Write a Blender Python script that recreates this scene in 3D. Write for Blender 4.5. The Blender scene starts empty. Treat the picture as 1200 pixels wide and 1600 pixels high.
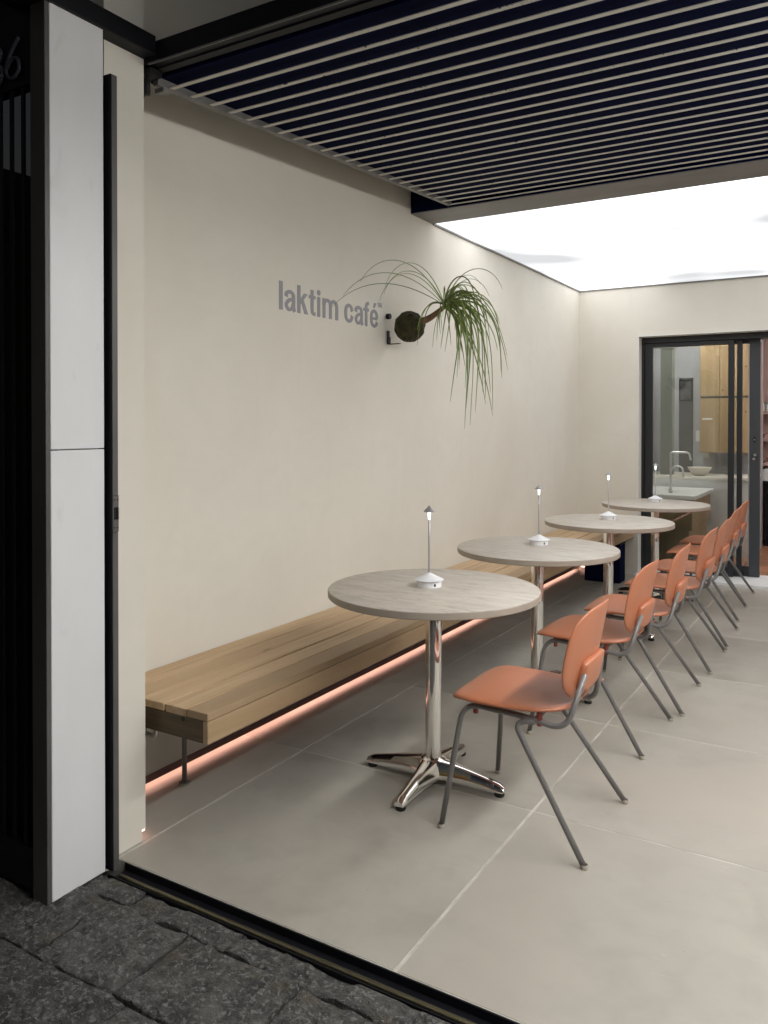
import bpy, bmesh, math, random
from mathutils import Vector, Matrix, Euler, Quaternion, noise as mnoise
R = math.radians
SC = bpy.context.scene
COL = SC.collection

# ------------------------------------------------------------------ camera, world, exposure
cam_d = bpy.data.cameras.new('camera')
cam = bpy.data.objects.new('camera', cam_d); COL.objects.link(cam)
SC.camera = cam
cam_d.sensor_fit = 'VERTICAL'; cam_d.sensor_height = 36.0; cam_d.sensor_width = 27.0
cam_d.lens = 1251.48 / 1600 * 36.0
cam_d.shift_x = 0.0; cam_d.shift_y = -(800 - 673.06) / 1600
cam_d.clip_start = 0.02; cam_d.clip_end = 500
yaw, pit, rol = R(31.0283), R(-0.5612), R(0.0283)
fw = Vector((-math.sin(yaw) * math.cos(pit), math.cos(yaw) * math.cos(pit), math.sin(pit)))
rt = Vector((math.cos(yaw), math.sin(yaw), 0)); up = rt.cross(fw)
r2 = rt * math.cos(rol) + up * math.sin(rol); u2 = up * math.cos(rol) - rt * math.sin(rol)
cam.matrix_world = Matrix(((r2.x, u2.x, -fw.x, 2.33), (r2.y, u2.y, -fw.y, 0.0), (r2.z, u2.z, -fw.z, 1.39), (0, 0, 0, 1)))

w = bpy.data.worlds.new('World'); SC.world = w; w.use_nodes = True
nt = w.node_tree; bg = nt.nodes['Background']
sky = nt.nodes.new('ShaderNodeTexSky'); sky.sky_type = 'NISHITA'; sky.sun_disc = False
sky.sun_elevation = R(-1.5); sky.sun_rotation = R(200)
nt.links.new(sky.outputs[0], bg.inputs[0]); bg.inputs[1].default_value = 0.05

vs = SC.view_settings
vs.view_transform = 'Standard'; vs.look = 'None'; vs.gamma = 1.0; vs.use_curve_mapping = False
vs.exposure = 0.84

CEIL_EMIT = 2.2          # luminous ceiling
LED_EMIT = 3.6            # pink tape under the wall
FILL_EMIT = 40.0       # added out-of-frame fill lamp over the right half of the terrace
KITCHEN_EMIT = 30.0

# ------------------------------------------------------------------ helpers
def link(o, parent=None):
    COL.objects.link(o)
    if parent is not None: o.parent = parent
    return o
def tag(o, label=None, cat=None, group=None, kind=None):
    if label: o['label'] = label
    if cat: o['category'] = cat
    if group: o['group'] = group
    if kind: o['kind'] = kind
    return o
def empty(name, loc=(0, 0, 0), rz=0.0, label=None, cat=None, group=None, kind=None):
    o = bpy.data.objects.new(name, None); o.empty_display_size = 0.05
    o.location = loc; o.rotation_euler = (0, 0, rz); link(o)
    return tag(o, label, cat, group, kind)
def copy_tree(o, parent=None):
    c = o.copy(); link(c)
    if parent is not None: c.parent = parent
    for ch in list(o.children): copy_tree(ch, c)
    return c

class MB:
    """collects shapes, build() links them as one mesh object"""
    def __init__(s): s.bm = bmesh.new(); s.sm = False
    def box(s, x0, x1, y0, y1, z0, z1, bev=0.0, seg=1):
        vs_ = [s.bm.verts.new((x, y, z)) for z in (z0, z1) for y in (y0, y1) for x in (x0, x1)]
        fs = [(0, 2, 3, 1), (4, 5, 7, 6), (0, 1, 5, 4), (2, 6, 7, 3), (0, 4, 6, 2), (1, 3, 7, 5)]
        ff = [s.bm.faces.new([vs_[i] for i in f]) for f in fs]
        if bev:
            ed = list({e for f in ff for e in f.edges})
            bmesh.ops.bevel(s.bm, geom=ed, offset=bev, segments=seg, profile=0.5, affect='EDGES')
        return s
    def poly_prism(s, pts, axis, a0, a1, bev=0.0):
        """pts 2d outline, extruded along axis"""
        def P(p, a):
            if axis == 'z': return (p[0], p[1], a)
            if axis == 'y': return (p[0], a, p[1])
            return (a, p[0], p[1])
        A = [s.bm.verts.new(P(p, a0)) for p in pts]; B = [s.bm.verts.new(P(p, a1)) for p in pts]
        n = len(pts); ff = [s.bm.faces.new(A[::-1]), s.bm.faces.new(B)]
        for i in range(n): ff.append(s.bm.faces.new((A[i], A[(i + 1) % n], B[(i + 1) % n], B[i])))
        if bev:
            ed = [e for e in {e for f in ff[:2] for e in f.edges}]
            bmesh.ops.bevel(s.bm, geom=ed, offset=bev, segments=2, profile=0.5, affect='EDGES')
        bmesh.ops.recalc_face_normals(s.bm, faces=s.bm.faces[:])
        return s
    def tube(s, pts, r, n=10, cap=True, rs=None, flat=1.0):
        pts = [Vector(p) for p in pts]; rings = []; m = len(pts)
        t = (pts[1] - pts[0]).normalized()
        a = Vector((0, 0, 1)) if abs(t.z) < 0.9 else Vector((1, 0, 0))
        u = t.cross(a).normalized()
        for i, p in enumerate(pts):
            t2 = (pts[min(i + 1, m - 1)] - pts[max(i - 1, 0)]).normalized()
            u = (u - t2 * u.dot(t2)).normalized(); v = t2.cross(u)
            rr = rs[i] if rs else r
            rings.append([s.bm.verts.new(p + (u * math.cos(k * 2 * math.pi / n) + v * math.sin(k * 2 * math.pi / n) * flat) * rr) for k in range(n)])
        for i in range(m - 1):
            for k in range(n):
                f = s.bm.faces.new((rings[i][k], rings[i][(k + 1) % n], rings[i + 1][(k + 1) % n], rings[i + 1][k])); f.smooth = True
        if cap:
            s.bm.faces.new(rings[0][::-1]); s.bm.faces.new(rings[-1])
        return s
    def lathe(s, prof, c=(0, 0, 0), n=48, smooth=True):
        rings = []
        for (r, z) in prof:
            if r < 1e-6: rings.append([s.bm.verts.new((c[0], c[1], c[2] + z))])
            else: rings.append([s.bm.verts.new((c[0] + r * math.cos(k * 2 * math.pi / n), c[1] + r * math.sin(k * 2 * math.pi / n), c[2] + z)) for k in range(n)])
        for A, B in zip(rings[:-1], rings[1:]):
            for k in range(n):
                k2 = (k + 1) % n
                if len(A) == 1: vv = (A[0], B[k2], B[k])
                elif len(B) == 1: vv = (A[k], A[k2], B[0])
                else: vv = (A[k], A[k2], B[k2], B[k])
                try:
                    f = s.bm.faces.new(vv); f.smooth = smooth
                except ValueError: pass
        return s
    def grid(s, fn, nu, nv, thick=None, smooth=True):
        """fn(u,v)->point; solidified downwards with fn2 if thick is a function"""
        V = [[s.bm.verts.new(fn(i / nu, j / nv)) for j in range(nv + 1)] for i in range(nu + 1)]
        for i in range(nu):
            for j in range(nv):
                f = s.bm.faces.new((V[i][j], V[i + 1][j], V[i + 1][j + 1], V[i][j + 1])); f.smooth = smooth
        return V
    def build(s, name, mat, parent=None, auto=None):
        me = bpy.data.meshes.new(name)
        bmesh.ops.recalc_face_normals(s.bm, faces=s.bm.faces[:])
        s.bm.to_mesh(me); s.bm.free()
        if auto is not None:
            for p in me.polygons: p.use_smooth = True
            me.set_sharp_from_angle(angle=R(auto))
        o = bpy.data.objects.new(name, me)
        if mat: me.materials.append(mat)
        return link(o, parent)

def spline(pts, k=6):
    """Catmull-Rom through pts"""
    pts = [Vector(p) for p in pts]; out = []
    P = [pts[0] * 2 - pts[1]] + pts + [pts[-1] * 2 - pts[-2]]
    for i in range(1, len(P) - 2):
        for j in range(k):
            t = j / k; a, b, c, d = P[i - 1], P[i], P[i + 1], P[i + 2]
            out.append(0.5 * ((2 * b) + (c - a) * t + (2 * a - 5 * b + 4 * c - d) * t * t + (3 * b - a - 3 * c + d) * t ** 3))
    out.append(pts[-1]); return out
def fillet(pts, rad, k=6):
    """polyline with rounded corners"""
    pts = [Vector(p) for p in pts]; out = [pts[0]]
    for i in range(1, len(pts) - 1):
        a, b, c = pts[i - 1], pts[i], pts[i + 1]
        r_ = rad[i - 1] if isinstance(rad, (list, tuple)) else rad
        p0 = b + (a - b).normalized() * r_; p1 = b + (c - b).normalized() * r_
        for j in range(k + 1):
            t = j / k; out.append(p0 * (1 - t) ** 2 + b * 2 * t * (1 - t) + p1 * t * t)
    out.append(pts[-1]); return out

# ------------------------------------------------------------------ materials
MATS = {}
def mat(name, col, rough=0.5, metal=0.0, col2=None, nscale=(3, 3, 3), ndetail=6, bump=0.0, bscale=40, bdist=0.002,
        spec=0.5, ramp=(0.35, 0.65), rough2=None, objrand=0.0, coord='Object', coat=0.0, extra=None):
    m = bpy.data.materials.new(name); m.use_nodes = True; MATS[name] = m
    t = m.node_tree; N = t.nodes; L = t.links; b = N['Principled BSDF']
    b.inputs['Base Color'].default_value = (*col, 1); b.inputs['Roughness'].default_value = rough
    b.inputs['Metallic'].default_value = metal; b.inputs['Specular IOR Level'].default_value = spec
    b.inputs['Coat Weight'].default_value = coat
    tc = N.new('ShaderNodeTexCoord'); src = tc.outputs[coord]
    if objrand:
        oi = N.new('ShaderNodeObjectInfo'); ad = N.new('ShaderNodeVectorMath'); ad.operation = 'MULTIPLY_ADD'
        cx = N.new('ShaderNodeCombineXYZ')
        for i in range(3): L.new(oi.outputs['Random'], cx.inputs[i])
        ad.inputs[1].default_value = (37, 53, 71); L.new(cx.outputs[0], ad.inputs[0]); L.new(src, ad.inputs[2]); src = ad.outputs[0]
    colout = None
    if col2:
        mp = N.new('ShaderNodeMapping'); mp.inputs['Scale'].default_value = nscale; L.new(src, mp.inputs[0])
        nz = N.new('ShaderNodeTexNoise'); nz.inputs['Scale'].default_value = 1; nz.inputs['Detail'].default_value = ndetail; nz.inputs['Roughness'].default_value = 0.6
        L.new(mp.outputs[0], nz.inputs[0])
        rp = N.new('ShaderNodeValToRGB'); rp.color_ramp.elements[0].position = ramp[0]; rp.color_ramp.elements[1].position = ramp[1]
        rp.color_ramp.elements[0].color = (*col, 1); rp.color_ramp.elements[1].color = (*col2, 1)
        L.new(nz.outputs[0], rp.inputs[0]); colout = rp.outputs[0]
        if rough2 is not None:
            mr = N.new('ShaderNodeMapRange'); mr.inputs[3].default_value = rough; mr.inputs[4].default_value = rough2
            mr.inputs[1].default_value = 0.35; mr.inputs[2].default_value = 0.65
            L.new(nz.outputs[0], mr.inputs[0]); L.new(mr.outputs[0], b.inputs['Roughness'])
    if objrand and colout is not None:
        hs = N.new('ShaderNodeHueSaturation'); mr2 = N.new('ShaderNodeMapRange')
        mr2.inputs[3].default_value = 1 - objrand; mr2.inputs[4].default_value = 1 + objrand
        L.new(oi.outputs['Random'], mr2.inputs[0]); L.new(mr2.outputs[0], hs.inputs['Value']); L.new(colout, hs.inputs['Color']); colout = hs.outputs[0]
    if extra: colout = extra(t, src, colout, b)
    if colout is not None: L.new(colout, b.inputs['Base Color'])
    if bump:
        n2 = N.new('ShaderNodeTexNoise'); n2.inputs['Scale'].default_value = bscale; n2.inputs['Detail'].default_value = 8; n2.inputs['Roughness'].default_value = 0.65
        L.new(src, n2.inputs[0])
        bp = N.new('ShaderNodeBump'); bp.inputs['Strength'].default_value = bump; bp.inputs['Distance'].default_value = bdist
        L.new(n2.outputs[0], bp.inputs['Height']); L.new(bp.outputs[0], b.inputs['Normal'])
    return m
def mix(t, fac, a, b_, mode='MIX'):
    n = t.nodes.new('ShaderNodeMix'); n.data_type = 'RGBA'; n.blend_type = mode
    if isinstance(fac, (int, float)): n.inputs[0].default_value = fac
    else: t.links.new(fac, n.inputs[0])
    for i, x in ((6, a), (7, b_)):
        if isinstance(x, tuple): n.inputs[i].default_value = (*x, 1)
        else: t.links.new(x, n.inputs[i])
    return n.outputs[2]
def noise_fac(t, src, scale, lo, hi, detail=4, dist=0.0, vec=None):
    mp = t.nodes.new('ShaderNodeMapping'); mp.inputs['Scale'].default_value = vec or (scale,) * 3; t.links.new(src, mp.inputs[0])
    n = t.nodes.new('ShaderNodeTexNoise'); n.inputs['Scale'].default_value = 1; n.inputs['Detail'].default_value = detail; n.inputs['Distortion'].default_value = dist
    t.links.new(mp.outputs[0], n.inputs[0])
    r_ = t.nodes.new('ShaderNodeMapRange'); r_.inputs[1].default_value = lo; r_.inputs[2].default_value = hi; t.links.new(n.outputs[0], r_.inputs[0])
    return r_.outputs[0]

def plaster_extra(t, src, c, b):
    f0 = noise_fac(t, src, 1, 0.40, 0.75, 6, 1.0, (6, 5, 9)); m0 = t.nodes.new('ShaderNodeMath'); m0.operation = 'MULTIPLY'; m0.inputs[1].default_value = 0.30; t.links.new(f0, m0.inputs[0]); c = mix(t, m0.outputs[0], c, (0.64, 0.615, 0.545))
    f = noise_fac(t, src, 1, 0.52, 0.78, 5, 0.6, (0.9, 0.9, 0.5)); c = mix(t, f, c, (0.655, 0.61, 0.53))
    f2 = noise_fac(t, src, 1, 0.63, 0.70, 3, 0.2, (7, 7, 1.3)); 
    mm = t.nodes.new('ShaderNodeMath'); mm.operation = 'MULTIPLY'; mm.inputs[1].default_value = 0.10; t.links.new(f2, mm.inputs[0])
    return mix(t, mm.outputs[0], c, (0.58, 0.535, 0.46))
PLASTER = mat('beige_microcement', (0.725, 0.692, 0.615), 0.75, col2=(0.695, 0.658, 0.58), nscale=(2.2, 2.2, 1.6), bump=0.35, bscale=9, bdist=0.004, spec=0.3, extra=plaster_extra)
def tile_extra(t, src, c, b):
    f = noise_fac(t, src, 2.3, 0.5, 0.72, 6, 0.4); c = mix(t, f, c, (0.295, 0.274, 0.235))
    f2 = noise_fac(t, src, 38, 0.76, 0.80, 2); c = mix(t, f2, c, (0.30, 0.28, 0.24)); f4 = noise_fac(t, src, 11, 0.42, 0.78, 7, 0.3); m4 = t.nodes.new('ShaderNodeMath'); m4.operation = 'MULTIPLY'; m4.inputs[1].default_value = 0.38; t.links.new(f4, m4.inputs[0]); c = mix(t, m4.outputs[0], c, (0.27, 0.255, 0.215)); f5 = noise_fac(t, src, 1, 0.70, 0.74, 3, 1.5, (9, 34, 9)); m5 = t.nodes.new('ShaderNodeMath'); m5.operation = 'MULTIPLY'; m5.inputs[1].default_value = 0.25; t.links.new(f5, m5.inputs[0]); c = mix(t, m5.outputs[0], c, (0.50, 0.475, 0.43)); f3 = noise_fac(t, src, 0.7, 0.45, 0.7, 3, 0.8); c = mix(t, f3, c, (0.405, 0.368, 0.318))
    return c
TILE = mat('concrete_tile', (0.350, 0.327, 0.284), 0.36, col2=(0.405, 0.380, 0.334), nscale=(1.3, 1.3, 1.3), rough2=0.55, bump=0.12, bscale=30, bdist=0.001, spec=0.4, objrand=0.05, extra=tile_extra)
GROUT = mat('pale_grout', (0.53, 0.505, 0.445), 0.9, col2=(0.30, 0.28, 0.245), nscale=(7, 7, 7), ramp=(0.42, 0.75))
def stone_extra(t, src, c, b):
    f = noise_fac(t, src, 70, 0.52, 0.66, 6, 0.5); c = mix(t, f, c, (0.26, 0.258, 0.245))
    f = noise_fac(t, src, 7, 0.58, 0.75, 4); c = mix(t, f, c, (0.13, 0.105, 0.07))
    f = noise_fac(t, src, 190, 0.66, 0.72, 3); c = mix(t, f, c, (0.42, 0.42, 0.40))
    return c
STONE = mat('rough_basalt', (0.048, 0.048, 0.047), 0.66, col2=(0.15, 0.146, 0.136), nscale=(22, 22, 22), bump=1.0, bscale=42, bdist=0.045, objrand=0.2, extra=stone_extra)
MORTAR = mat('dark_mortar', (0.02, 0.02, 0.02), 0.95)
BLACK = mat('black_powder_coat', (0.006, 0.0065, 0.009), 0.5, spec=0.25, col2=(0.010, 0.0105, 0.014), nscale=(6, 6, 6), bump=0.1, bscale=300, bdist=0.0004)
NAVY = mat('navy_black_sheet', (0.0028, 0.0048, 0.024), 0.8, col2=(0.0042, 0.007, 0.032), nscale=(3, 3, 3), spec=0.04)
DARKGREY = mat('dark_grey_metal', (0.075, 0.073, 0.072), 0.42, col2=(0.105, 0.10, 0.098), nscale=(4, 4, 2), spec=0.4)
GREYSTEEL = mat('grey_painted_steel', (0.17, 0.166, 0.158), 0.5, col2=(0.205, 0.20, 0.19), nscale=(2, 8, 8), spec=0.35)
def slat_extra(t, src, c, b):
    f = noise_fac(t, src, 1, 0.66, 0.69, 2, 0, (70, 70, 70)); g = noise_fac(t, src, 1, 0.50, 0.6, 1, 0, (1.5, 3, 3))
    mm = t.nodes.new('ShaderNodeMath'); mm.operation = 'MULTIPLY'; t.links.new(f, mm.inputs[0]); t.links.new(g, mm.inputs[1])
    return mix(t, mm.outputs[0], c, (0.02, 0.02, 0.025))
SLAT = mat('pale_grey_slat', (0.52, 0.50, 0.45), 0.5, col2=(0.60, 0.575, 0.53), nscale=(1.5, 8, 8), objrand=0.06, extra=slat_extra)
def panel_extra(t, src, c, b):
    f = noise_fac(t, src, 1, 0.66, 0.74, 4, 0.8, (14, 14, 5)); 
    mm = t.nodes.new('ShaderNodeMath'); mm.operation = 'MULTIPLY'; mm.inputs[1].default_value = 0.16; t.links.new(f, mm.inputs[0])
    return mix(t, mm.outputs[0], c, (0.42, 0.39, 0.38))
PANEL = mat('white_sheet_metal', (0.74, 0.738, 0.752), 0.42, col2=(0.70, 0.698, 0.71), nscale=(5, 5, 2), spec=0.4, extra=panel_extra)
def wood_mat(name, c1, c2, c3, sc=(20, 0.9, 20), rough=0.55, rnd=0.22):
    def ex(t, src, c, b):
        f = noise_fac(t, src, 1, 0.50, 0.90, 6, 0.3, (sc[0] * 3.2, sc[1] * 2.2, sc[2] * 3.2)); c = mix(t, f, c, c3)
        f = noise_fac(t, src, 1, 0.55, 0.8, 3, 0.0, (4, 0.8, 4)); 
        mm = t.nodes.new('ShaderNodeMath'); mm.operation = 'MULTIPLY'; mm.inputs[1].default_value = 0.75; t.links.new(f, mm.inputs[0])
        c = mix(t, mm.outputs[0], c, c3)
        # knots
        mp = t.nodes.new('ShaderNodeMapping'); mp.inputs['Scale'].default_value = (9, 2.0, 9); t.links.new(src, mp.inputs[0])
        v = t.nodes.new('ShaderNodeTexVoronoi'); v.inputs['Scale'].default_value = 1; t.links.new(mp.outputs[0], v.inputs[0])
        r_ = t.nodes.new('ShaderNodeMapRange'); r_.inputs[1].default_value = 0.10; r_.inputs[2].default_value = 0.04; t.links.new(v.outputs[0], r_.inputs[0])
        return mix(t, r_.outputs[0], c, (c3[0] * 0.4, c3[1] * 0.35, c3[2] * 0.3))
    return mat(name, c1, rough, col2=c2, nscale=sc, ndetail=5, bump=0.25, bscale=60, bdist=0.0008, objrand=rnd, extra=ex, spec=0.35)
WOOD = wood_mat('oiled_wood', (0.44, 0.300, 0.172), (0.50, 0.360, 0.220), (0.33, 0.208, 0.112))
WOODK = wood_mat('kitchen_wood', (0.40, 0.275, 0.15), (0.47, 0.34, 0.20), (0.33, 0.215, 0.11), sc=(18, 18, 1.0), rnd=0.05)
def top_extra(t, src, c, b):
    f = noise_fac(t, src, 1, 0.5, 0.68, 7, 0.8, (7, 26, 26)); c = mix(t, f, c, (0.43, 0.385, 0.335))
    f = noise_fac(t, src, 1, 0.56, 0.63, 6, 1.2, (11, 48, 48)); 
    mm = t.nodes.new('ShaderNodeMath'); mm.operation = 'MULTIPLY'; mm.inputs[1].default_value = 0.55; t.links.new(f, mm.inputs[0])
    return mix(t, mm.outputs[0], c, (0.34, 0.305, 0.27))
TOP = mat('travertine_laminate', (0.56, 0.51, 0.445), 0.45, col2=(0.49, 0.44, 0.38), nscale=(5, 14, 14), bump=0.05, bscale=80, objrand=0.03, extra=top_extra)
TOPEDGE = mat('travertine_edge', (0.40, 0.345, 0.29), 0.5, col2=(0.36, 0.305, 0.25), nscale=(9, 9, 9))
CHROME = mat('polished_aluminium', (0.86, 0.85, 0.83), 0.10, 1.0, bump=0.03, bscale=25, bdist=0.001)
BRUSHED = mat('satin_steel', (0.62, 0.61, 0.60), 0.3, 1.0)
RUBBER = mat('black_rubber', (0.012, 0.012, 0.012), 0.7)
TERRA = mat('terracotta_plastic', (0.485, 0.175, 0.088), 0.38, col2=(0.45, 0.158, 0.078), nscale=(5, 5, 5), bump=0.06, bscale=400, bdist=0.0003, spec=0.65)
TERRAD = mat('dark_red_stud', (0.25, 0.05, 0.035), 0.5)
LEGGREY = mat('grey_tube_paint', (0.15, 0.143, 0.14), 0.30, col2=(0.175, 0.167, 0.163), nscale=(8, 8, 8), spec=0.7)
FOOTCAP = mat('clear_foot_cap', (0.42, 0.39, 0.33), 0.4)
LAMPW = mat('white_lamp_paint', (0.78, 0.78, 0.80), 0.45)
LAMPG = mat('grey_lamp_metal', (0.32, 0.31, 0.31), 0.4, 0.3)
STEMG = mat('pale_lamp_stem', (0.50, 0.49, 0.49), 0.35, 0.3)
LETTER = mat('grey_vinyl', (0.27, 0.265, 0.285), 0.5)
MOSS = mat('moss', (0.018, 0.016, 0.008), 0.95, col2=(0.060, 0.058, 0.018), nscale=(30, 30, 30), bump=1.0, bscale=60, bdist=0.012)
LEAF = mat('palm_leaf', (0.12, 0.19, 0.045), 0.40, col2=(0.30, 0.37, 0.12), nscale=(6, 6, 6), objrand=0.4)
STEM = mat('palm_stem', (0.16, 0.085, 0.05), 0.8, col2=(0.23, 0.14, 0.08), nscale=(40, 40, 40), bump=0.6, bscale=60)
GREYWALL = mat('grey_plaster', (0.46, 0.46, 0.48), 0.8, col2=(0.40, 0.40, 0.42), nscale=(2, 2, 2), bump=0.1, bscale=30)
WHITEWALL = mat('white_plaster', (0.74, 0.73, 0.76), 0.8)
PINKWALL = mat('pink_plaster', (0.64, 0.44, 0.39), 0.8, col2=(0.60, 0.41, 0.365), nscale=(2, 2, 2))
DOORBLK = mat('anthracite_aluminium', (0.014, 0.015, 0.018), 0.4, col2=(0.018, 0.019, 0.023), nscale=(5, 5, 1), spec=0.5)
DOORGRY = mat('slate_aluminium', (0.045, 0.049, 0.056), 0.4)
WHITE = mat('white_composite', (0.78, 0.78, 0.77), 0.45, col2=(0.74, 0.74, 0.73), nscale=(5, 5, 5))
CERAMIC = mat('cream_ceramic', (0.68, 0.64, 0.56), 0.35)
COLUMN = mat('grey_green_aluminium', (0.23, 0.245, 0.215), 0.5)
FLOORT = mat('terracotta_floor', (0.36, 0.16, 0.09), 0.35, col2=(0.44, 0.22, 0.13), nscale=(4, 4, 4), objrand=0.15)
RUST = mat('dry_leaf', (0.20, 0.075, 0.025), 0.8)
NUMERAL = mat('numeral_metal', (0.10, 0.10, 0.14), 0.5, 0.2)
BRASS = mat('worn_brass_rail', (0.30, 0.27, 0.17), 0.35, 0.8)

def emit(name, col, st, var=None):
    m = bpy.data.materials.new(name); m.use_nodes = True; t = m.node_tree
    for n in list(t.nodes): t.nodes.remove(n)
    o = t.nodes.new('ShaderNodeOutputMaterial'); e = t.nodes.new('ShaderNodeEmission')
    e.inputs[0].default_value = (*col, 1); e.inputs[1].default_value = st; t.links.new(e.outputs[0], o.inputs[0])
    if var: var(t, e)
    return m
def ceil_var(t, e):
    tc = t.nodes.new('ShaderNodeTexCoord'); f = noise_fac(t, tc.outputs['Object'], 1, 0.41, 0.84, 2, 0.25, (0.7, 0.9, 1))
    r_ = t.nodes.new('ShaderNodeMapRange'); r_.inputs[3].default_value = CEIL_EMIT * 0.20; r_.inputs[4].default_value = CEIL_EMIT
    t.links.new(f, r_.inputs[0]); t.links.new(r_.outputs[0], e.inputs[1])
GLOWCEIL = emit('backlit_membrane', (0.97, 0.98, 1.0), CEIL_EMIT, ceil_var)
LED = emit('pink_led', (1.0, 0.55, 0.46), LED_EMIT)
LAMPLED = emit('lamp_led', (0.92, 0.95, 1.0), 2.2)
FILL_GLOW = emit('fill_diffuser', (1.0, 0.99, 0.965), FILL_EMIT)
KLIGHT = emit('kitchen_tube', (1.0, 0.96, 0.92), KITCHEN_EMIT)

def glass_mat():
    m = bpy.data.materials.new('window_glass'); m.use_nodes = True; t = m.node_tree
    for n in list(t.nodes): t.nodes.remove(n)
    o = t.nodes.new('ShaderNodeOutputMaterial'); tr = t.nodes.new('ShaderNodeBsdfTransparent'); gl = t.nodes.new('ShaderNodeBsdfGlossy')
    tr.inputs[0].default_value = (0.90, 0.92, 0.91, 1); gl.inputs['Roughness'].default_value = 0.0
    fr = t.nodes.new('ShaderNodeFresnel'); fr.inputs[0].default_value = 1.6
    mx = t.nodes.new('ShaderNodeMixShader'); t.links.new(fr.outputs[0], mx.inputs[0]); t.links.new(tr.outputs[0], mx.inputs[1]); t.links.new(gl.outputs[0], mx.inputs[2])
    t.links.new(mx.outputs[0], o.inputs[0]); return m
GLASS = glass_mat()

# ------------------------------------------------------------------ setting: ground, floor, pavement
YB = 7.47                      # back wall face
XR = 6.4                       # right wall, out of frame
g = MB().box(-60, 60, -60, 60, -0.30, -0.16).build('ground', MORTAR); tag(g, kind='structure')
fl = MB().box(-0.08, XR, 1.742, YB + 0.14, -0.12, -0.0011).build('floor', GROUT); tag(fl, kind='structure')
xs = [-0.06, 0.29, 1.315, 2.34, 3.365, 4.39, 5.415, 6.4]
ys = [1.742, 2.722, 3.685, 4.650, 5.615, 6.585, YB + 0.02]
J = 0.0042
for i in range(len(xs) - 1):
    for j in range(len(ys) - 1):
        hx, hy = (xs[i + 1] - xs[i]) / 2 - J, (ys[j + 1] - ys[j]) / 2 - (J if ys[j] > 1.8 else J / 2)
        o = MB().box(-hx, hx, -hy, hy, -0.02, 0.0, bev=0.0018, seg=1).build('tile', TILE, fl)
        o.location = ((xs[i] + xs[i + 1]) / 2, (ys[j] + ys[j + 1]) / 2, 0.0)

pv = MB().box(-6, 8, -4, 1.667, -0.14, -0.035).build('pavement', MORTAR); tag(pv, kind='structure')
rnd = random.Random(5)
def stone(x0, x1, y0, y1, nu, nv, seed, straight=False):
    hx, hy = (x1 - x0) / 2, (y1 - y0) / 2
    b = MB(); off = Vector((seed * 3.1, seed * 1.7, 0)); tilt = (rnd.uniform(-.012, .012), rnd.uniform(-.015, .015)); lift = rnd.uniform(-.004, .003)
    jx = [rnd.uniform(0, .006) for _ in range(4)]
    def P(u, v):
        x = (u * 2 - 1) * hx; y = (v * 2 - 1) * hy
        n = mnoise.fractal(Vector((x, y, 0)) * 9 + off, 0.8, 2.0, 4)
        z = 0.0055 * n + tilt[0] * x + tilt[1] * y + lift - 0.004
        c_ = mnoise.noise(Vector((x * 6, y * 3.5, 0)) + off) + 0.25 * mnoise.noise(Vector((x * 30, y * 30, 1)) + off); z += 0.0085 * min(1, max(0, (c_ - .08) * 14)) - 0.004 * min(1, max(0, (-c_ - .22) * 14))
        e = min(u, 1 - u) * 2 * hx; f = min(v, 1 - v) * 2 * hy; m_ = min(e, f)
        if m_ < 0.004: z -= (0.004 - m_) * (0.5 + 0.5 * abs(mnoise.noise(Vector((x, y, 3)) * 25 + off)))
        wob = 0.0025 * mnoise.noise(Vector((x * 20, y * 20, 9)) + off)
        return (x + (wob if 0 < v < 1 else 0), y + (wob if 0 < u < 1 and not (straight and v == 1) else 0), z if not (straight and v == 1) else min(z, -0.006))
    V = b.grid(P, nu, nv)
    ring = [V[i][0] for i in range(nu + 1)] + [V[nu][j] for j in range(1, nv + 1)] + [V[i][nv] for i in range(nu - 1, -1, -1)] + [V[0][j] for j in range(nv - 1, 0, -1)]
    low = [b.bm.verts.new((p.co.x * 1.0, p.co.y * 1.0, -0.06)) for p in ring]
    for k in range(len(ring)):
        b.bm.faces.new((ring[k], low[k], low[(k + 1) % len(ring)], ring[(k + 1) % len(ring)]))
    o = b.build('stone', STONE, pv); o.location = ((x0 + x1) / 2, (y0 + y1) / 2, 0); return o
rows = [1.667, 1.580, 1.318, 1.06, 0.79, 0.53, 0.26]
sd = 0
for ri in range(len(rows) - 1):
    y1, y0 = rows[ri], rows[ri + 1]
    x = -0.55 + rnd.uniform(0, .2); xend = [2.6, 2.5, 2.4, 2.2, 2.0, 1.8][ri]
    if ri == 1: x = -0.24
    while x < xend:
        L_ = rnd.choice([0.26, 0.31, 0.38, 0.45, 0.52]) if ri else rnd.choice([0.38, 0.45, 0.55])
        sd += 1
        stone(x + 0.002, x + L_ - 0.002, y0 + 0.003, y1 - 0.003, int(L_ * 75), max(5, int((y1 - y0) * 75)), sd, ri == 0); x += L_
# sliding gate track in the threshold
tr = empty('gate_track', (1.0, 1.695, 0), 0, 'black sunken gate track with thin brass rail along the tile edge', 'gate track')
def off(o, p): # keep world placement when parented to a located empty
    o.location = Vector(o.location) - p.location; return o
o = MB().box(0.33, XR, 1.668, 1.741, -0.05, -0.024).box(0.33, XR, 1.737, 1.7415, -0.024, -0.0015).box(0.33, XR, 1.668, 1.671, -0.024, -0.004).build('channel', BLACK, tr); off(o, tr)
o = MB().tube([(0.36, 1.692, -0.014), (XR, 1.692, -0.014)], 0.008, 8).build('rail', BRASS, tr); off(o, tr)
b = MB(); b.grid(lambda u, v: (2.148 + (u - .5) * .035 + .01 * v, 1.70 + (v - .5) * .03, -0.012 + 0.02 * math.sin(u * 3.1) + .006 * math.sin(v * 9)), 5, 4)
o = b.build('dry_leaf', RUST); tag(o, 'small rust brown dry leaf lying in the gate track', 'leaf')

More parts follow.
